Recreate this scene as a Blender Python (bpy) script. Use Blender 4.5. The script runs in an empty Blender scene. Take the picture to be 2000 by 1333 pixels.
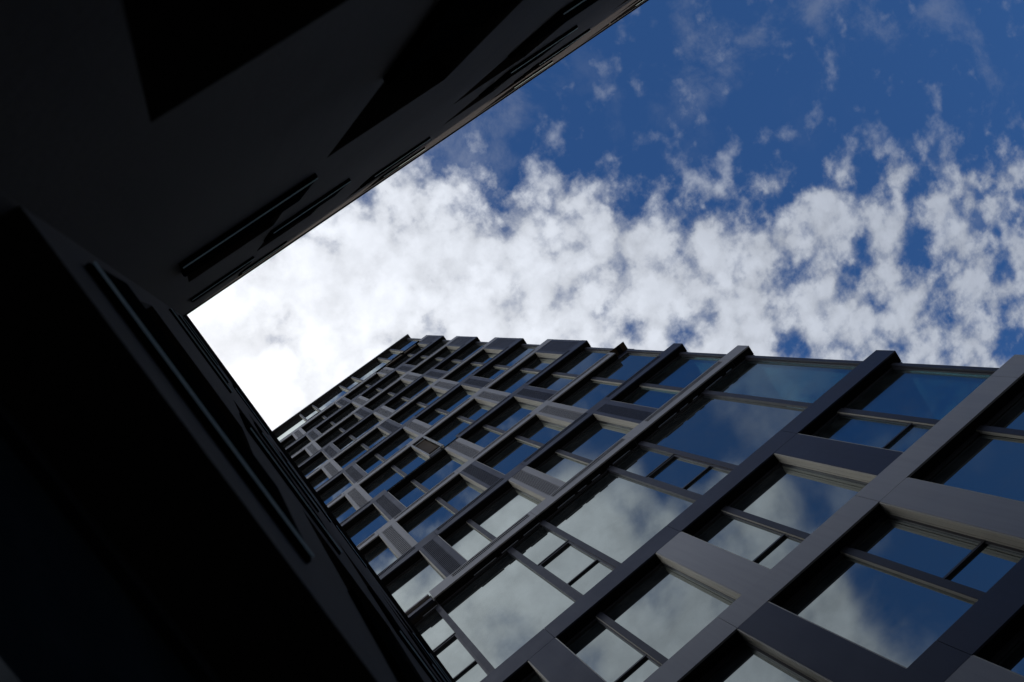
import bpy, math, random
from mathutils import Matrix, Vector
random.seed(7)
S = bpy.context.scene
C = S.collection

# ------------------------------------------------------------------ camera
# rows: facade-horizontal, into-the-facade and up directions in camera axes
R = ((0.7804726, 0.57853604, -0.23697802),
     (0.54886946, -0.81555279, -0.18334656),
     (-0.29934068, 0.01302697, -0.95405737))
cam = bpy.data.cameras.new('camera')
cam.lens = 35.0; cam.sensor_width = 36.0; cam.clip_start = 0.01; cam.clip_end = 5000
cam_o = bpy.data.objects.new('camera', cam); C.objects.link(cam_o)
m = Matrix(R).to_4x4(); m.translation = Vector((0, 0, 1.6)); cam_o.matrix_world = m
cam.dof.use_dof = True; cam.dof.focus_distance = 22.0; cam.dof.aperture_fstop = 4.0
S.camera = cam_o
S.render.resolution_x = 1024; S.render.resolution_y = 682

# ------------------------------------------------------------------ sky
SUN_EL = math.radians(38); SUN_AZ = math.radians(157)     # azimuth measured from +x towards +y
sd = Vector((math.cos(SUN_EL)*math.cos(SUN_AZ), math.cos(SUN_EL)*math.sin(SUN_AZ), math.sin(SUN_EL)))
W = bpy.data.worlds.new('World'); S.world = W; W.use_nodes = True
nt = W.node_tree; nt.nodes.clear()
def N(tree, t, **k):
    n = tree.nodes.new(t)
    for a, b in k.items(): setattr(n, a, b)
    return n
def wire(tree, sock, v):
    if isinstance(v, bpy.types.NodeSocket): tree.links.new(v, sock)
    else: sock.default_value = v
def math_(tree, op, a, b=0.0, c=None, clamp=False):
    n = N(tree, 'ShaderNodeMath', operation=op, use_clamp=clamp)
    wire(tree, n.inputs[0], a); wire(tree, n.inputs[1], b)
    if c is not None: wire(tree, n.inputs[2], c)
    return n.outputs[0]
def M_(op, a, b=0.0, c=None, clamp=False): return math_(nt, op, a, b, c, clamp)
def maprange(tree, v, a, b, c, d, smooth=True):
    n = N(tree, 'ShaderNodeMapRange'); n.interpolation_type = 'SMOOTHSTEP' if smooth else 'LINEAR'
    wire(tree, n.inputs[0], v)
    for i, q in enumerate((a, b, c, d)): n.inputs[i+1].default_value = q
    return n.outputs[0]
def mixcol(tree, f, a, b, typ='MIX'):
    n = N(tree, 'ShaderNodeMix', data_type='RGBA', blend_type=typ)
    wire(tree, n.inputs[0], f); wire(tree, n.inputs[6], a); wire(tree, n.inputs[7], b)
    return n.outputs[2]
tc = N(nt, 'ShaderNodeTexCoord'); sep = N(nt, 'ShaderNodeSeparateXYZ')
nt.links.new(tc.outputs['Generated'], sep.inputs[0])
zz = M_('MAXIMUM', sep.outputs[2], 0.07)
px = M_('DIVIDE', sep.outputs[0], zz); py = M_('DIVIDE', sep.outputs[1], zz)
P = N(nt, 'ShaderNodeCombineXYZ'); nt.links.new(px, P.inputs[0]); nt.links.new(py, P.inputs[1])
def noise(tree, vec, scale, detail=8, rough=.55, dist=0.0, off=(0, 0, 0), w=None):
    mp = N(tree, 'ShaderNodeMapping'); tree.links.new(vec, mp.inputs[0]); mp.inputs[1].default_value = off
    if w: mp.inputs[3].default_value = w
    n = N(tree, 'ShaderNodeTexNoise'); tree.links.new(mp.outputs[0], n.inputs['Vector'])
    n.inputs['Scale'].default_value = scale; n.inputs['Detail'].default_value = detail
    n.inputs['Roughness'].default_value = rough; n.inputs['Distortion'].default_value = dist
    return n.outputs[0]
sky = N(nt, 'ShaderNodeTexSky', sky_type='NISHITA')
sky.sun_disc = False; sky.sun_elevation = SUN_EL
sky.sun_rotation = math.pi/2 - SUN_AZ
sky.air_density = 1.0; sky.dust_density = 0.4; sky.ozone_density = 2.0
tcol = mixcol(nt, maprange(nt, sep.outputs[2], .08, .62, 0, 1), (.34, .38, .42, 1), (0.39, 0.72, 1.12, 1))
tint = mixcol(nt, 1.0, sky.outputs[0], tcol, 'MULTIPLY')
# cloud cover: broken puffs thickening towards the sun, a clear lane, a softer bank beyond it
def ADD(a, b): return M_('ADD', a, b)
def SUB(a, b): return M_('SUBTRACT', a, b)
def MUL(a, b): return M_('MULTIPLY', a, b)
wob = noise(nt, P.outputs[0], 3.0, 3, .5, 0, (3.1, 1.7, 0))
wv = MUL(SUB(wob, .5), .30)
g1 = ADD(SUB(ADD(py, .13), MUL(px, .5)), wv)
thin = MUL(M_('MAXIMUM', SUB(px, .24), 0.0), .74)
solid = MUL(maprange(nt, px, .42, -.05, 0, 1), .35)
c1 = SUB(MUL(maprange(nt, g1, -.17, .16, 0, 1), ADD(1.0, solid)), thin)
g2 = ADD(SUB(SUB(MUL(py, -1.0), .275), MUL(px, .33)), MUL(wv, .6))
c2 = MUL(maprange(nt, g2, -.05, .09, 0, .95), MUL(maprange(nt, ADD(px, MUL(ADD(py, .5), .8)), .36, .47, 1, 0), maprange(nt, ADD(px, MUL(wv, .8)), .38, .46, 1, 0)))
cov = M_('MAXIMUM', c1, c2)
n0 = noise(nt, P.outputs[0], 5.0, 4, .5, .2, (1.4, 3.9, 0))
n1 = noise(nt, P.outputs[0], 18.0, 12, .58, 0, (.4, .9, 0))
n2 = noise(nt, P.outputs[0], 34.0, 8, .58, 0, (5.4, .2, 0))
def cells(scale, warp, off):
    wn = N(nt, 'ShaderNodeTexNoise'); nt.links.new(P.outputs[0], wn.inputs['Vector']); wn.inputs['Scale'].default_value = scale*1.1; wn.inputs['Detail'].default_value = 7; wn.inputs['Roughness'].default_value = .6
    wo_ = N(nt, 'ShaderNodeVectorMath', operation='MULTIPLY_ADD'); nt.links.new(wn.outputs['Color'], wo_.inputs[0]); wo_.inputs[1].default_value = (warp, warp, 0)
    nt.links.new(P.outputs[0], wo_.inputs[2])
    ad = N(nt, 'ShaderNodeVectorMath', operation='ADD'); nt.links.new(wo_.outputs[0], ad.inputs[0]); ad.inputs[1].default_value = off
    v = N(nt, 'ShaderNodeTexVoronoi', feature='SMOOTH_F1', voronoi_dimensions='2D'); nt.links.new(ad.outputs[0], v.inputs['Vector'])
    v.inputs['Scale'].default_value = scale; v.inputs['Smoothness'].default_value = .7
    return maprange(nt, v.outputs['Distance'], .05, .75, 1, 0, False)
pf = ADD(MUL(cells(21.0, .10, (0, 0, 0)), .6), MUL(cells(38.0, .05, (2, 5, 0)), .4))
fine = ADD(ADD(ADD(MUL(n0, .14), MUL(n1, .48)), MUL(n2, .20)), MUL(pf, .26))
fine = SUB(fine, .060)
soft = noise(nt, P.outputs[0], 5.2, 9, .52, .25, (2.3, 4.1, 0))
bank = maprange(nt, py, -.36, -.22, 1, 0)
nn = ADD(MUL(fine, SUB(1.0, bank)), MUL(soft, bank))
nn = ADD(MUL(SUB(nn, .5), ADD(1.25, MUL(bank, .2))), .5)
dens = ADD(MUL(cov, .325), nn)
alpha = MUL(MUL(maprange(nt, dens, .505, .790, 0, 1), maprange(nt, cov, 0.0, .60, .36, 1)), maprange(nt, px, .25, .95, .97, .84))
# faint tufts elsewhere
wisp = noise(nt, P.outputs[0], 9.0, 10, .62, .25, (8.2, 2.4, 0))
patch = noise(nt, P.outputs[0], 2.6, 2, .5, 0, (4.2, 7.4, 0))
wa = MUL(MUL(maprange(nt, wisp, .50, .74, 0, 1), maprange(nt, patch, .40, .62, 0, 1)), .30)
alpha = M_('MAXIMUM', alpha, wa)
# brightness rises towards the sun, thick parts are a little greyer
dot = N(nt, 'ShaderNodeVectorMath', operation='DOT_PRODUCT')
nt.links.new(tc.outputs['Generated'], dot.inputs[0]); dot.inputs[1].default_value = sd
near = maprange(nt, dot.outputs['Value'], .10, .98, 0, 1)
shade = noise(nt, P.outputs[0], 19, 8, .6, .3, (2.0, 6.0, 0))
bright = M_('ADD', 5.2, M_('MULTIPLY', near, 8.3))
bright = M_('MULTIPLY', bright, M_('MULTIPLY', MUL(maprange(nt, shade, .32, .62, .90, 1.03, False), maprange(nt, pf, .2, .75, .90, 1.06, False)), maprange(nt, dens, .56, .86, .90, 1.10, False)))
cc = mixcol(nt, near, (0.86, 0.93, 1.06, 1), (1.0, .99, .985, 1))
vm = N(nt, 'ShaderNodeVectorMath', operation='SCALE'); nt.links.new(cc, vm.inputs[0]); nt.links.new(bright, vm.inputs['Scale'])
col = mixcol(nt, alpha, tint, vm.outputs[0])
bg = N(nt, 'ShaderNodeBackground'); bg.inputs[1].default_value = 0.10
nt.links.new(col, bg.inputs[0])
wo = N(nt, 'ShaderNodeOutputWorld'); nt.links.new(bg.outputs[0], wo.inputs[0])

# ------------------------------------------------------------------ sun (behind the tower's left shoulder)
sl = bpy.data.lights.new('sun', 'SUN'); sl.energy = 2.5; sl.angle = math.radians(.5); sl.color = (1, .95, .88)
so = bpy.data.objects.new('sun', sl); C.objects.link(so)
so.rotation_euler = (-sd).to_track_quat('-Z', 'Y').to_euler()

S.view_settings.view_transform = 'Standard'; S.view_settings.look = 'None'
S.view_settings.gamma = 1; S.view_settings.use_curve_mapping = False
S.view_settings.exposure = 0.0
S.render.engine = 'CYCLES'

# ------------------------------------------------------------------ materials
def principled(name, col, rough=.5, metal=0.0, var=.08, scale=3.0, bump=0.0, bscale=60.0, streak=0.0, spec=.5):
    mt = bpy.data.materials.new(name); mt.use_nodes = True; t = mt.node_tree
    b = t.nodes['Principled BSDF']; b.inputs['Roughness'].default_value = rough; b.inputs['Metallic'].default_value = metal; b.inputs['Specular IOR Level'].default_value = spec
    geo = N(t, 'ShaderNodeNewGeometry')
    n = noise(t, geo.outputs['Position'], scale, 6, .6, .2)
    f = maprange(t, n, .3, .7, 1-var, 1+var, False)
    if streak:
        s = noise(t, geo.outputs['Position'], 1.0, 7, .65, 0, (0, 0, 0), (9, 9, .35))
        f = math_(t, 'MULTIPLY', f, maprange(t, s, .45, .75, 1.0, 1-streak, False))
    # every element came out of a slightly different batch
    oi = N(t, 'ShaderNodeObjectInfo')
    f = math_(t, 'MULTIPLY', f, maprange(t, oi.outputs['Random'], 0, 1, .95, 1.05, False))
    vmn = N(t, 'ShaderNodeVectorMath', operation='SCALE'); vmn.inputs[0].default_value = col[:3]
    t.links.new(f, vmn.inputs['Scale']); t.links.new(vmn.outputs[0], b.inputs['Base Color'])
    r = maprange(t, n, .3, .7, max(.02, rough-.07), min(1, rough+.07), False); t.links.new(r, b.inputs['Roughness'])
    if bump:
        bn = noise(t, geo.outputs['Position'], bscale, 5, .7)
        bp = N(t, 'ShaderNodeBump'); bp.inputs['Strength'].default_value = bump; bp.inputs['Distance'].default_value = .004
        t.links.new(bn, bp.inputs['Height']); t.links.new(bp.outputs[0], b.inputs['Normal'])
    return mt
def glass(name, tint, base, gain, see=None, wave=.02):
    mt = bpy.data.materials.new(name); mt.use_nodes = True; t = mt.node_tree; t.nodes.clear()
    geo = N(t, 'ShaderNodeNewGeometry')
    n = noise(t, geo.outputs['Position'], .9, 2, .5)
    bp = N(t, 'ShaderNodeBump'); bp.inputs['Strength'].default_value = wave; bp.inputs['Distance'].default_value = .012
    t.links.new(n, bp.inputs['Height'])
    fr = N(t, 'ShaderNodeFresnel'); fr.inputs[0].default_value = 1.5
    dirt = noise(t, geo.outputs['Position'], 2.2, 8, .7, .4)
    fac = math_(t, 'ADD', base, math_(t, 'MULTIPLY', fr.outputs[0], gain), clamp=True)
    gl = N(t, 'ShaderNodeBsdfGlossy'); gl.inputs['Roughness'].default_value = .006; gl.inputs['Color'].default_value = (*tint, 1)
    t.links.new(bp.outputs[0], gl.inputs['Normal'])
    df = N(t, 'ShaderNodeBsdfDiffuse'); df.inputs['Color'].default_value = (.012, .016, .018, 1)
    if see:
        tr = N(t, 'ShaderNodeBsdfTransparent'); tr.inputs['Color'].default_value = (*see, 1)
        under = tr
    else: under = df
    mx = N(t, 'ShaderNodeMixShader'); t.links.new(fac, mx.inputs[0]); t.links.new(under.outputs[0], mx.inputs[1]); t.links.new(gl.outputs[0], mx.inputs[2])
    dd = N(t, 'ShaderNodeBsdfDiffuse'); dd.inputs['Color'].default_value = (.30, .29, .27, 1)
    mx2 = N(t, 'ShaderNodeMixShader'); t.links.new(maprange(t, dirt, .40, .8, .02, .09), mx2.inputs[0])
    t.links.new(mx.outputs[0], mx2.inputs[1]); t.links.new(dd.outputs[0], mx2.inputs[2])
    o = N(t, 'ShaderNodeOutputMaterial'); t.links.new(mx2.outputs[0], o.inputs[0])
    return mt
MT = dict(
    light=principled('light_grey_panel', (.290, .283, .286), .45, 0, .04, 1.2, streak=.12, spec=.4),
    dark=principled('navy_panel', (.028, .031, .052), .45, 0, .05, 1.2, streak=.14, spec=.3),
    cream=principled('cream_reveal', (.42, .395, .335), .5, 0, .06, 3, streak=.10),
    mull=principled('mullion_grey', (.036, .036, .047), .45, 0, .05, 3, spec=.3),
    frame=principled('dark_frame', (.035, .034, .04), .4, .2, .05, 3),
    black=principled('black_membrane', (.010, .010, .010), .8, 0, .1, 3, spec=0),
    soffit=principled('soffit_board', (.045, .036, .028), .6, 0, .1, 3),
    brown=principled('insulation_board', (.055, .033, .014), .8, 0, .15, 6, .4),
    white=principled('galvanised_bracket', (.45, .47, .48), .4, .3, .06, 8),
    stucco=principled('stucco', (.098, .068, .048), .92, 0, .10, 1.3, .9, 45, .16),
    lip=principled('roof_flashing', (.03, .028, .028), .5, .3, .1, 3),
    rail=principled('black_rail', (.006, .006, .006), .6, 0, .1, 3, spec=0),
    edge=None,
    paving=principled('paving', (.10, .096, .09), .85, 0, .15, .6, .5, 30),
    tar=principled('roof_felt', (.05, .05, .05), .9, 0, .1, 1),
    tube=principled('dull_tube', (.10, .105, .11), .35, .3, .05, 3),
    glass=glass('coated_glass', (.89, .97, .93), .33, .75),
    glasscorner=glass('clear_coated_glass', (.72, .90, .95), .26, .6, (.50, .70, .72)),
    sideglass=glass('side_glass', (.7, .85, .9), .05, .5, (.72, .90, .90)),
    rowglass=principled('smoked_balustrade', (.006, .006, .006), .7, 0, .1, 3, spec=0),
    darkglass=glass('dark_window_glass', (.5, .55, .6), .01, .06),
)

em = bpy.data.materials.new('lit_edge_ledge'); em.use_nodes = True; t_ = em.node_tree; t_.nodes.clear()  # translucent, for the added ledge that imitates the lit glass edge
tl = N(t_, 'ShaderNodeBsdfTranslucent'); tl.inputs[0].default_value = (.46, .52, .48, 1)
eo = N(t_, 'ShaderNodeOutputMaterial'); t_.links.new(tl.outputs[0], eo.inputs[0]); MT['edge'] = em

# ------------------------------------------------------------------ mesh helpers
class MB:
    def __init__(s): s.v = []; s.f = []
    def box(s, x0, x1, y0, y1, z0, z1):
        if x1 < x0: x0, x1 = x1, x0
        if y1 < y0: y0, y1 = y1, y0
        if z1 < z0: z0, z1 = z1, z0
        b = len(s.v)
        s.v += [(x0,y0,z0),(x1,y0,z0),(x1,y1,z0),(x0,y1,z0),(x0,y0,z1),(x1,y0,z1),(x1,y1,z1),(x0,y1,z1)]
        s.f += [tuple(b+i for i in q) for q in ((0,3,2,1),(4,5,6,7),(0,1,5,4),(1,2,6,5),(2,3,7,6),(3,0,4,7))]
        return s
    def tube(s, p, q, r, n=8):
        p = Vector(p); q = Vector(q); d = (q-p).normalized(); a = d.orthogonal().normalized(); c = d.cross(a); b = len(s.v)
        for e in (p, q):
            for i in range(n):
                t = 2*math.pi*i/n; s.v.append(tuple(e + a*math.cos(t)*r + c*math.sin(t)*r))
        for i in range(n): s.f.append((b+i, b+(i+1) % n, b+n+(i+1) % n, b+n+i))
        s.f.append(tuple(b+i for i in range(n))[::-1]); s.f.append(tuple(b+n+i for i in range(n)))
        return s
    def mesh(s, name, mat, bevel=0):
        me = bpy.data.meshes.new(name); me.from_pydata(s.v, [], s.f); me.materials.append(mat); me.update()
        return me
def ring(x0, x1, y0, y1, z0, z1, st, bt, tp):
    return MB().box(x0, x1, y0, y1, z1-tp, z1).box(x0, x1, y0, y1, z0, z0+bt).box(x0, x0+st, y0, y1, z0+bt, z1-tp).box(x1-st, x1, y0, y1, z0+bt, z1-tp)
CACHE = {}
def link(name, me, parent=None, loc=(0, 0, 0), rot=None):
    o = bpy.data.objects.new(name, me); C.objects.link(o); o.parent = parent; o.location = loc
    if rot: o.rotation_euler = rot
    return o
def part(name, mb, mat, parent, loc=(0, 0, 0), stuff=False):
    o = link(name, mb.mesh(name, MT[mat]), parent, loc)
    if stuff: o['kind'] = 'stuff'
    return o
def cached(key, fn, name, mat, parent, loc=(0, 0, 0), rot=None, stuff=False):
    if key not in CACHE: CACHE[key] = fn().mesh(name, MT[mat])
    o = link(name, CACHE[key], parent, loc, rot)
    if stuff: o['kind'] = 'stuff'
    return o
def root(name, label, cat, loc=(0, 0, 0), group=None, rot=0):
    o = bpy.data.objects.new(name, None); C.objects.link(o); o.location = loc; o.rotation_euler = (0, 0, rot)
    o['label'] = label; o['category'] = cat
    if group: o['group'] = group
    return o

# ------------------------------------------------------------------ ground
g = MB(); g.v = [(-900,-900,0),(900,-900,0),(900,900,0),(-900,900,0)]; g.f = [(0,1,2,3)]
go = link('ground', g.mesh('ground', MT['paving'])); go['kind'] = 'structure'

# ================================================================== TOWER
D = 9.0                     # camera to the front plane of the cladding
DEP = .30                   # depth of the cladding in front of the glass
def Xu(u): return u*D
def Zv(v): return 1.6 + v*D
tower = root('office_tower', 'tall office tower clad in light grey and navy bands with recessed reflective windows', 'building', (0, D, 0))
XL = -.69; XR = 1.322       # built extent in u
PER = .3795
# bands: index -> (v bottom, v top)
bands = {-2: (.262, .335), -1: (.715, .790), 0: (1.170, 1.242), 1: (1.627, 1.702), 2: (2.084, 2.157), 3: (2.779, 2.846),
         4: (3.232, 3.300), 5: (3.693, 3.758), 6: (4.155, 4.222), 7: (4.612, 4.686), 8: (5.076, 5.148), 9: (5.540, 5.613),
         10: (6.002, 6.072), 11: (6.452, 6.532), 12: (6.908, 6.998), 13: (7.368, 7.468)}
ROOF = (8.165, 8.205)
def bandmat(k): return 'dark' if k % 2 == 0 else 'light'
def panels(row):            # list of (u0, u1, material)
    out = []
    for k in range(-2, 4):
        u0 = (.0755 if row % 2 == 0 else .1415) + PER*k
        if u0 > 1.25: continue
        lightp = (k % 2 == 0) if row % 2 == 0 else (k % 2 == 1)
        out.append((u0, u0+.0765, 'light' if lightp else 'dark'))
    return out
GAP = .004
def band_piece(u0, u1, k, grille):
    v0, v1 = bands[k]; x0, x1 = Xu(u0)+GAP, Xu(u1)-GAP; z0, z1 = Zv(v0), Zv(v1); m_ = bandmat(k)
    b = MB()
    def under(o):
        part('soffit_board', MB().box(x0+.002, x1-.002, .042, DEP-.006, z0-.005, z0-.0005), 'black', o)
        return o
    if not grille:
        b.box(x0, x1, 0, DEP-.005, z0, z1)
        return under(part('cladding_band', b, m_, tower))
    gz1 = z1-.045; gz0 = gz1-.245
    a, c = Xu(grille[0]), Xu(grille[1])
    b.box(x0, x1, .09, DEP-.005, z0, z1)
    b.box(x0, x1, 0, .09, z0, gz0); b.box(x0, x1, 0, .09, gz1, z1)
    b.box(x0, a, 0, .09, gz0, gz1); b.box(c, x1, 0, .09, gz0, gz1)
    o = part('cladding_band', b, m_, tower)
    q = MB().box(a+.0005, c-.0005, .013, .0895, gz0+.0005, gz1-.0005); part('vent_backing', q, 'black', o)
    L = round(c-a, 3)
    def fins():
        f = MB(); n = int(L/.044)
        for i in range(n):
            x = (i+.5)*L/n; f.box(x-.0078, x+.0078, .003, .0055, 0, .245)
        return f
    cached(('fins', L, m_), fins, 'vent_fins', m_, o, (a, 0, gz0), stuff=True)
    return under(o)
for k in bands:
    v0, v1 = bands[k]
    row = k-1
    ps = panels(row)
    js = [XL]
    for (a, b_, _) in ps:
        j = a if row % 2 == 0 else b_
        if row % 2 == 0 and a > 1.2: j = 1.244
        if XL+.05 < j < XR-.05: js.append(j)
    js.append(XR)
    js = sorted(set(js))
    for a, b_ in zip(js[:-1], js[1:]):
        # places where the cladding is still missing
        if k == 5 and a > 1.15: continue
        if k == 6 and abs(a-.218) < .01: continue
        if k == 13 and .80 < a < .90: continue
        if k == 3 and b_ < .08: continue
        gr = None
        if k >= 3:
            if row % 2 == 0: gr = (a+.0765+.004, b_-.010)
            else: gr = (a+.013, b_-.0765-.004)
            if gr[1] > XR-.06: gr = (gr[0], XR-.09)
            if gr[1]-gr[0] < .05: gr = None
        band_piece(a, b_, k, gr)
# exposed spots
z0, z1 = Zv(bands[6][0]), Zv(bands[6][1])
b = MB().box(Xu(.2185)+.005, Xu(.5965)-.005, .02, .10, z0+.02, z0+.30)
b.box(Xu(.2185)+.005, Xu(.5965)-.005, .10, DEP, z0+.03, z1-.08)
part('bare_rail', b, 'black', tower)
part('trim_strip', MB().box(Xu(.2185)+.01, Xu(.5965)-.01, .005, .018, z0+.10, z0+.115), 'mull', tower)
z0, z1 = Zv(bands[5][0]), Zv(bands[5][1])
part('insulation_board', MB().box(Xu(1.244)+.005, Xu(1.3215), .0, DEP+.18, z1-.02, z1), 'brown', tower)
part('bare_post', MB().box(Xu(1.278), Xu(1.296), .005, DEP+.17, z1-.05, z1-.021), 'black', tower)
z0, z1 = Zv(bands[13][0]), Zv(bands[13][1])
part('bare_rail', MB().box(Xu(.832)+.01, Xu(1.244)-.01, .0, .08, z1-.20, z1-.02).box(Xu(.832)+.01, Xu(1.244)-.01, .081, DEP, z0+.05, z1-.05), 'black', tower)
for a, b_ in ((.925, 1.068), (1.095, 1.20)):
    part('insulation_board', MB().box(Xu(a), Xu(b_), .02, .08, z0+.05, z1-.36), 'brown', tower)
z0, z1 = Zv(bands[3][0]), Zv(bands[3][1])
part('bare_rail', MB().box(Xu(XL), Xu(.0755)-.01, .10, DEP, z0+.06, z1-.02), 'soffit', tower)
part('trim_strip', MB().box(Xu(XL), Xu(.070), .0, .095, z0, z0+.16), 'dark', tower)
part('trim_strip', MB().box(Xu(XL), Xu(.070), .02, .095, z1-.09, z1-.01), 'light', tower)
# missing pier with perforated brackets, row 6
zb, zt = Zv(bands[6][1]), Zv(bands[7][0])
for u in (.4535, .5225):
    h = MB(); x0 = Xu(u); w_ = .065
    n = 16
    h.box(x0, x0+.018, .0, .02, zb, zt); h.box(x0+w_-.018, x0+w_, .0, .02, zb, zt)
    for i in range(n):
        za = zb + (zt-zb)*i/(n-1); h.box(x0+.019, x0+w_-.019, .0, .02, max(zb, za-.035), min(zt, za+.035))
    part('perforated_bracket', h, 'white', tower)
part('bracket_bar', MB().box(Xu(.4535)+.07, Xu(.5225)-.005, .0, .03, zb+.02, zb+.06), 'white', tower)
part('bracket_bar', MB().box(Xu(.4535)+.07, Xu(.5225)-.005, .0, .03, zt-.5, zt-.47), 'white', tower)
part('insulation_board', MB().box(Xu(.4535)+.07, Xu(.5225)-.005, .14, .27, zb+.9, zt), 'brown', tower)
part('insulation_board', MB().box(Xu(.4535)+.07, Xu(.5225)-.005, .19, .27, zb, zb+.89), 'mull', tower)

# pier panels
def pier(row, u0, u1, mat, zb, zt, louvre):
    x0, x1 = Xu(u0)+.002, Xu(u1)-.002; b = MB()
    if not louvre:
        b.box(x0, x1, .002, DEP-.006, zb, zt); return part('pier_panel', b, mat, tower)
    a, c = x0+.115, x1-.182
    if row % 2: a, c = x0+.115, x1-.182
    b.box(x0, x1, .08, DEP-.006, zb, zt); b.box(x0, a, .002, .08, zb, zt); b.box(c, x1, .002, .08, zb, zt)
    o = part('pier_panel', b, mat, tower)
    part('vent_backing', MB().box(a, c, .074, .0795, zb, zt), 'black', o)
    L = round(c-a, 3); H = round(zt-zb, 3)
    def sl():
        f = MB(); n = 10
        for i in range(n):
            x = (i+.5)*L/n; f.box(x-.0084, x+.0084, .004, .007, 0, H)
        return f
    cached(('slats', L, H, mat), sl, 'louvre_slats', mat, o, (a, 0, zb), stuff=True)
    return o
rows = list(range(-2, 13))
for r in rows:
    if r == 2: continue
    zb, zt = Zv(bands[r][1])+.003, Zv(bands[r+1][0])-.003
    for (a, b_, mt) in panels(r):
        if a < XL: continue
        if r == 6 and abs(a-.455) < .01: continue
        if a > 1.2: continue
        pier(r, a, b_, mt, zb, zt, r >= 3)
    if r % 2 == 0 and r >= 6:      # flush corner panel
        a, b_ = 1.2115, XR
        x0, x1 = Xu(a)+.002, Xu(b_)-.012
        o = part('corner_panel', MB().box(x0, x0+.13, .002, DEP-.01, zb, zt).box(x1-.13, x1, .002, DEP+.4, zb, zt).box(x0+.13, x1-.13, .034, DEP-.01, zb, zt), 'dark', tower)
        L = round(x1-x0-.26, 3); H = round(zt-zb, 3)
        def sl2():
            f = MB()
            for i in range(20):
                x = (i+.5)*L/20; f.box(x-.0090, x+.0090, .004, .007, 0, H)
            return f
        cached(('cs', L, H), sl2, 'louvre_slats', 'dark', o, (x0+.13, 0, zb), stuff=True)

# windows -----------------------------------------------------------
GY = DEP-.01            # glass front
MULY = .205             # mullion front
def pane(parent, x0, x1, z0, z1, mat='glass'):
    w_, h_ = round(x1-x0, 2), round(z1-z0, 2)
    def f(): return MB().box(-w_/2, w_/2, 0, .02, -h_/2, h_/2)
    jt = math.radians(.11)
    return cached(('pane', w_, h_, mat), f, 'pane', mat, parent, ((x0+x1)/2, GY, (z0+z1)/2), (random.gauss(0, jt), 0, random.gauss(0, jt)))
def reveal(parent, x, side, zb, zt):    # side +1: at the right end of the opening, facing left
    H = round(zt-zb, 3)
    def f():
        m2 = MB()
        for (y0, y1, t) in ((.012, .085, .022), (.091, .150, .022), (.156, .200, .014), (.206, GY-.004, .020)):
            m2.box(0, -side*t, y0, y1, 0, H)
        return m2
    return cached(('rev', H, side), f, 'reveal', 'cream', parent, (x, 0, zb))
def window(xa, xb, zb, zt, mulls, row, corner=False, subs=()):
    w = part('window', ring(xa+.001, xb-.001, GY-.045, GY-.004, zb+.001, zt-.001, .030, .06, .075), 'frame', tower)
    if xb < Xu(1.28): reveal(w, xb, 1, zb, zt)
    reveal(w, xa, -1, zb, zt)
    edges = [xa+.02] + [e for m_ in mulls for e in m_] + [xb-.02]
    for (a, c) in mulls:
        part('mullion', MB().box(a, c, MULY, GY-.003, zb+.002, zt-.002), 'mull', w)
        part('mullion_lit_side', MB().box(a-.012, a-.0005, MULY+.012, MULY+.05, zb+.003, zt-.003).box(a-.006, a-.0005, MULY+.05, GY-.005, zb+.003, zt-.003), 'cream', w)  # the mullion's lit left side, put in as a cream strip
    bays = list(zip(edges[0::2], edges[1::2]))
    gm = 'glasscorner' if corner else 'glass'
    for (a, c) in bays:
        bar = [s for s in subs if a-.05 <= s[0] <= c+.05]
        if bar:
            zc = bar[0][1]
            f = MB().box(a+.001, c-.001, GY-.05, GY-.004, zc-.022, zc+.022)
            f.box(a+.001, a+.045, GY-.040, GY-.004, zb+.061, zc-.023).box(a+.001, a+.045, GY-.040, GY-.004, zc+.023, zt-.076)
            f.box(c-.045, c-.001, GY-.040, GY-.004, zb+.061, zc-.023).box(c-.045, c-.001, GY-.040, GY-.004, zc+.023, zt-.076)
            part('sash_frame', f, 'frame', w)
            pane(w, a, c, zb, zc-.01, gm); pane(w, a, c, zc+.01, zt, gm)
        else: pane(w, a, c, zb, zt, gm)
    return w
for r in rows:
    if r == 2: continue
    zb, zt = Zv(bands[r][1])+.004, Zv(bands[r+1][0])-.004
    ps = [p for p in panels(r) if p[0] > XL]
    ends = [(XL, XL)] + [(p[0], p[1]) for p in ps if p[0] < 1.2]
    if r % 2 == 0: ends.append((1.2115, 1.2115) if r >= 6 else (1.288, 1.288))
    else: ends.append((1.288, 1.288))
    for e0, e1 in zip(ends[:-1], ends[1:]):
        xa, xb = Xu(e0[1]), Xu(e1[0])
        if xb-xa < .3: continue
        mu = []
        for k in range(-3, 4):
            m0, m1 = .694 + PER*k, .709+PER*k
            a, c = m0*(D+MULY), m1*(D+MULY)
            if a > xa+.25 and c < xb-.25: mu.append((a, c))
        subs = []
        if r <= 1 and mu:
            a, c = mu[0]
            zc = zb + (zt-zb)*(.30 if r % 2 else .33)
            if r % 2: subs.append(((xa+a)/2, zc))
            else: subs.append(((c+xb)/2, zc))
        window(xa, xb, zb, zt, mu, r, corner=(xb > Xu(1.2) and r in (1, 3)), subs=subs)

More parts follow.
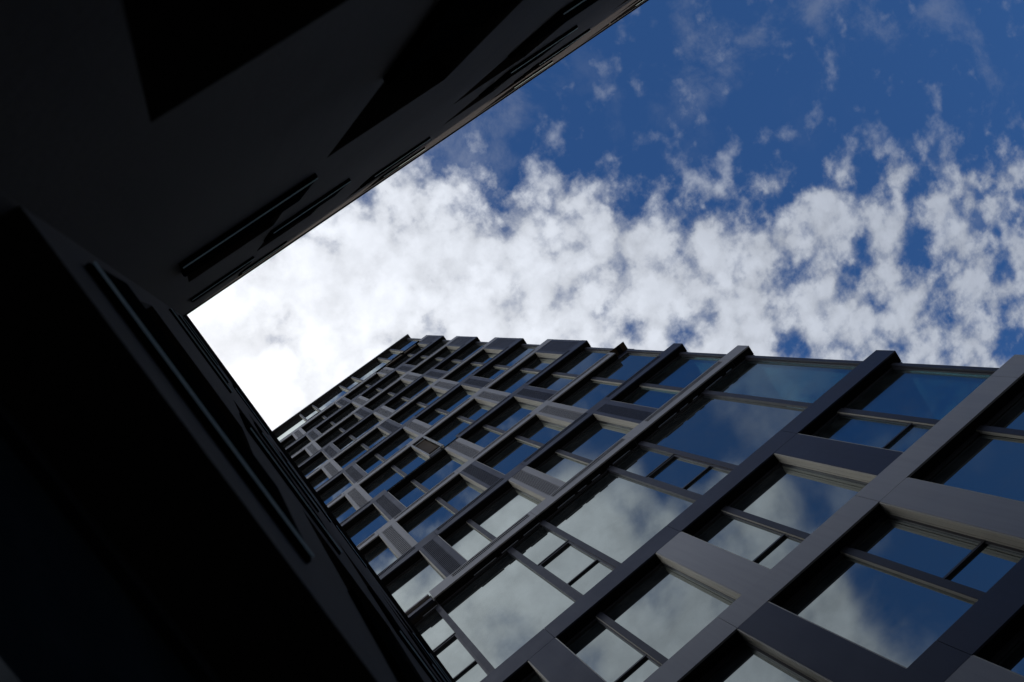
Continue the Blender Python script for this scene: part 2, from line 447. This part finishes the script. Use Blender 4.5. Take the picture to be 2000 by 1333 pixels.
# tall storey (row 2): glass wall with narrow opening-vent bays
zb, zt = Zv(bands[2][1])+.004, Zv(bands[3][0])-.004
w2r = part('window', ring(Xu(XL), Xu(1.288), GY-.05, GY-.004, zb+.001, zt-.001, .03, .05, .08), 'frame', tower)
mx = []
for k in range(-3, 3):
    for (a, c) in ((.3155, .333), (.4385, .4545)):
        a2, c2 = (a+PER*k)*(D+MULY), (c+PER*k)*(D+MULY)
        if a2 > Xu(XL)+.1 and c2 < Xu(1.1): mx.append((a2, c2, a == .3155))
mx.append((1.0755*(D+MULY), 1.091*(D+MULY), True))
mx.sort()
for (a, c, _) in mx: part('mullion', MB().box(a, c, MULY, GY-.003, zb+.002, zt-.002), 'mull', w2r)
ed = [Xu(XL)] + [e for q in mx for e in q[:2]] + [Xu(1.288)]
for i, (a, c) in enumerate(zip(ed[0::2], ed[1::2])):
    wid = c-a
    if wid < 1.4:
        h1, h2 = Zv(2.535), Zv(2.325)
        f = MB().box(a+.001, c-.001, GY-.06, GY-.004, h1-.07, h1+.07)
        f.box(a+.001, a+.05, GY-.06, GY-.004, zb+.051, h1-.071).box(c-.05, c-.001, GY-.06, GY-.004, zb+.051, h1-.071)
        f.box(a+.051, c-.051, GY-.045, GY-.004, h2-.022, h2+.022)
        part('sash_frame', f, 'frame', w2r)
        part('vent_gap', MB().box(a+.002, c-.002, GY-.063, GY-.061, h1-.035, h1+.02), 'black', w2r)
        pane(w2r, a, c, zb, h2, 'glass'); pane(w2r, a, c, h2, h1, 'glass'); pane(w2r, a, c, h1, zt, 'glass')
    else: pane(w2r, a, c, zb, zt, 'glasscorner' if c > Xu(1.2) else 'glass')
for (a, c) in ((.508,.572),(.586,.618),(.639,.670),(.706,.710),(.719,.787),(.901,.973),(.988,1.020),(1.041,1.060),(1.093,1.160),(1.178,1.200),(.02,.07),(.30,.36),(.38,.44),(.20,.28)):
    yy = .11; s_ = (D+yy)/D
    part('highlight_tube', MB().tube((Xu(a)*s_, yy, 1.6+2.7125*D*s_), (Xu(c)*s_, yy, 1.6+2.7125*D*s_), .018), 'tube', w2r)  # grey tube dashes stand in for the highlights along a rail

# top storey (row 13) and roof edge
zb, zt = Zv(bands[13][1])+.004, Zv(ROOF[0])-.004
w3 = part('window', ring(Xu(XL), Xu(1.288), GY-.05, GY-.004, zb+.001, zt-.001, .03, .05, .08), 'frame', tower)
mx = []
for k in range(-3, 3):
    for (a, c, first) in ((.2155, .2265, 1), (.334, .345, 0)):
        a2, c2 = (a+PER*k)*(D+MULY), (c+PER*k)*(D+MULY)
        if a2 > Xu(XL)+.1 and c2 < Xu(1.2): mx.append((a2, c2))
mx.sort()
for (a, c) in mx:
    part('mullion', MB().box(a, c, .10, GY-.003, zb+.002, zt-.002), 'mull', w3)
    part('mullion_lit_side', MB().box(a-.022, a-.001, .13, GY-.006, zb+.003, zt-.003), 'cream', w3)  # cream strip paints the lit left side, as on the lower mullions
ed = [Xu(XL)] + [e for q in mx for e in q] + [Xu(1.288)]
for a, c in zip(ed[0::2], ed[1::2]):
    if c-a < 1.4:
        zc = zb+(zt-zb)*.33
        part('sash_frame', MB().box(a+.001, c-.001, GY-.06, GY-.004, zc-.06, zc+.06), 'frame', w3)
        pane(w3, a, c, zb, zc); pane(w3, a, c, zc, zt)
    else: pane(w3, a, c, zb, zt)
part('roof_edge', MB().box(Xu(XL)-6, Xu(XR), 0, 14, Zv(ROOF[0]), Zv(ROOF[1])-.02).box(Xu(XL)-6, Xu(XR)+.01, -.012, .03, Zv(ROOF[0])+.03, Zv(ROOF[1])), 'lip', tower)
# corner post, floor slabs, dark core, side walls
for r in list(bands)[:-1]+[13]:
    v1 = bands[r][1]
    vt = bands[r+1][0] if r < 13 else ROOF[0]
    part('corner_post', MB().box(Xu(1.2885), Xu(1.299), .185, .50, Zv(v1)+.003, Zv(vt)-.003), 'mull', tower)
for k in bands:
    part('floor_slab', MB().box(Xu(XL)-6, Xu(XR)-.003, DEP+.02, 14, Zv(bands[k][0])+.002, Zv(bands[k][1])-.002), 'dark', tower)
core = MB()
xe = Xu(1.285)
for r in list(bands):
    v1 = bands[r][1]; vt = bands[r+1][0] if r < 13 else ROOF[0]
    x1 = 6.9 if r in (1, 2, 3) else xe
    core.box(Xu(XL)-5.9, x1, DEP+.06, 13.5, Zv(v1)-.001, Zv(vt)+.001)
core.box(Xu(XL)-5.9, xe, DEP+.06, 13.5, 0, Zv(bands[-2][0]))
part('dark_interior', core, 'black', tower)
for r in (1, 2, 3):
    z0, z1 = Zv(bands[r][1]), Zv(bands[r+1][0])
    for i in range(4):
        part('side_pane', MB().box(Xu(1.293), Xu(1.293)+.02, .52+i*3.2, .52+i*3.2+3.1, z0+.004, z1-.004), 'sideglass', tower)
        part('side_mullion', MB().box(Xu(1.289), Xu(1.298), .52+i*3.2+3.11, .52+i*3.2+3.19, z0+.004, z1-.004), 'mull', tower)
part('left_wall', MB().box(Xu(XL)-6, Xu(XL)-.02, 0, DEP+.015, 0, Zv(ROOF[0])-.003), 'dark', tower)
for r in (-3,):
    part('base_glazing', MB().box(Xu(XL), Xu(1.28), GY, GY+.04, 0, Zv(bands[-2][0])-.003), 'darkglass', tower)

# ================================================================== CORNER BUILDING (camera stands in its inner corner)
K = .80
BW, AW = .40*K, .142*K
AZ1, AZ2 = math.radians(-.55), math.radians(90.38)
HT = 22.5*K + 1.6
d1 = Vector((math.cos(AZ1), math.sin(AZ1))); n1 = Vector((math.sin(AZ1), -math.cos(AZ1)))
d2 = Vector((math.cos(AZ2), math.sin(AZ2))); n2 = Vector((-math.sin(AZ2), math.cos(AZ2)))
def inter(p, d, q, e):
    det = d.x*(-e.y) + e.x*d.y
    r_ = q-p; t = (r_.x*(-e.y) + e.x*r_.y)/det
    return p + d*t
corner = inter(n1*BW, d1, n2*AW, d2)
bld = root('corner_building', 'dark stucco building wrapping round the corner with slim glass balustrades at its windows', 'building', (corner.x, corner.y, 0))
ax1 = bpy.data.objects.new('front_wing', None)
# wing frames: local x runs along the wall, local y points into the wall, z up
FL = [(2.2, -1.6), (6.05, 2.75), (9.85, 6.65), (13.75, 10.55), (17.65, 14.6), (21.55, 18.5)]
def wing(az, flip, spans, length, hidden, p):
    """flip=+1: wall interior lies on local -y"""
    s0 = 0
    T = .30
    b = MB()
    zprev = 0.0
    # local frame handled by the object's own rotation
    for fi, (hd, sl_) in enumerate(FL):
        z0, z1 = (sl_*K+1.6 if fi else 0.0), hd*K+1.6
        if z0 > zprev: b.box(0, length, 0, flip*T, zprev, z0)
        cur = 0.0
        for (a, c) in spans[fi]:
            if a > cur: b.box(cur, a, 0, flip*T, z0, z1)
            cur = c
        if cur < length: b.box(cur, length, 0, flip*T, z0, z1)
        zprev = z1
    b.box(0, length, 0, flip*T, zprev, HT-.12)
    loc = (0, 0, 0)
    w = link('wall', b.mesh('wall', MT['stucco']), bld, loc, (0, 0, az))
    lip = -flip*hidden
    part('roof_flashing', MB().box(0, length, lip, flip*.35, HT-.119, HT), 'lip', w)
    for fi, (hd, sl_) in enumerate(FL):
        z0, z1 = (sl_*K+1.6 if fi else 0.0), hd*K+1.6
        for (a, c) in spans[fi]:
            fy = flip*.20
            f = MB()
            f.box(a+.002, c-.002, fy, fy+flip*.06, z1-.07, z1-.002).box(a+.002, c-.002, fy, fy+flip*.06, z0+.002, z0+.07)
            f.box(a+.002, a+.06, fy, fy+flip*.06, z0+.071, z1-.071).box(c-.06, c-.002, fy, fy+flip*.06, z0+.071, z1-.071)
            wn = link('window', f.mesh('window', MT['frame']), bld, (0, 0, 0), (0, 0, az))
            link('pane', MB().box(a+.061, c-.061, fy+flip*.02, fy+flip*.035, z0+.071, z1-.071).mesh('pane', MT['darkglass']), wn)
            if fi:
                q = MB()
                q.box(a-.03, c+.05, -flip*p, -flip*.001, z0-.02, z0+.05)
                q.box(a-.03, a-.012, -flip*p, -flip*.001, z0+.051, z0+.98).box(c+.032, c+.05, -flip*p, -flip*.001, z0+.051, z0+.98)
                bl = link('balustrade', q.mesh('balustrade', MT['rail']), bld, (0, 0, 0), (0, 0, az))
                link('glass_panel', MB().box(a-.025, c+.045, -flip*(p+.005), -flip*(p+.001), z0-.018, z0+.98).mesh('glass_panel', MT['rowglass']), bl)
                link('lit_edge_ledge', edge_mesh(a-.025, c+.045, -flip*(p+.0112), -flip*(p+.0052), z0-.018), bl)
    return w
off1 = (Vector((corner.x, corner.y))).dot(d1)
off2 = (Vector((corner.x, corner.y))).dot(d2)
def edge_mesh(x0, x1, y0, y1, z):
    q = MB(); q.v = [(x0,y0,z),(x1,y0,z),(x1,y1,z),(x0,y1,z)]; q.f = [(0,1,2,3)]  # ledge added outside the panel, catches sky light to imitate a lit edge
    return q.mesh('lit_edge_ledge', MT['edge'])
def sp(lst, off): return [(a*K-off, c*K-off) for a, c in lst]
P1 = 3.15
def colA(n=4): return [(.17+P1*i, 1.12+P1*i) for i in range(n)]
def colB(n=4): return [(1.19+P1*i, 2.08+P1*i) for i in range(n)]
L1 = 13.3*K - off1
wing(AZ1, -1, [sp(colA(), off1), sp(colB(), off1), sp(colA(), off1), sp(colB(), off1), sp(colA(), off1), sp(colB(), off1)], L1, .026, .023)
L2 = 10.3*K - off2
wing(AZ2, 1, [sp([(-.395, 3.4), (4.0, 5.6), (6.2, 7.8)], off2),
              sp([(-.25, .62), (1.22, 2.15), (4.4, 5.35), (7.5, 8.45)], off2),
              sp([(.74, 1.68), (2.45, 3.4), (5.6, 6.5), (8.6, 9.5)], off2),
              sp([(-.28, .66), (1.27, 2.2), (4.4, 5.35), (7.5, 8.45)], off2),
              sp([(-.26, .80), (2.3, 3.3), (5.5, 6.4), (8.5, 9.4)], off2),
              sp([(-.26, .66), (1.27, 2.2), (4.4, 5.3), (7.5, 8.4)], off2)], L2, .067, .014)
# body behind the two walls
bm_ = MB()
bm_.box(-9, L1-.3, -13, -.9, .0, HT-.2)
bm_.box(-9, -.9, -.89, L2, .0, HT-.2)
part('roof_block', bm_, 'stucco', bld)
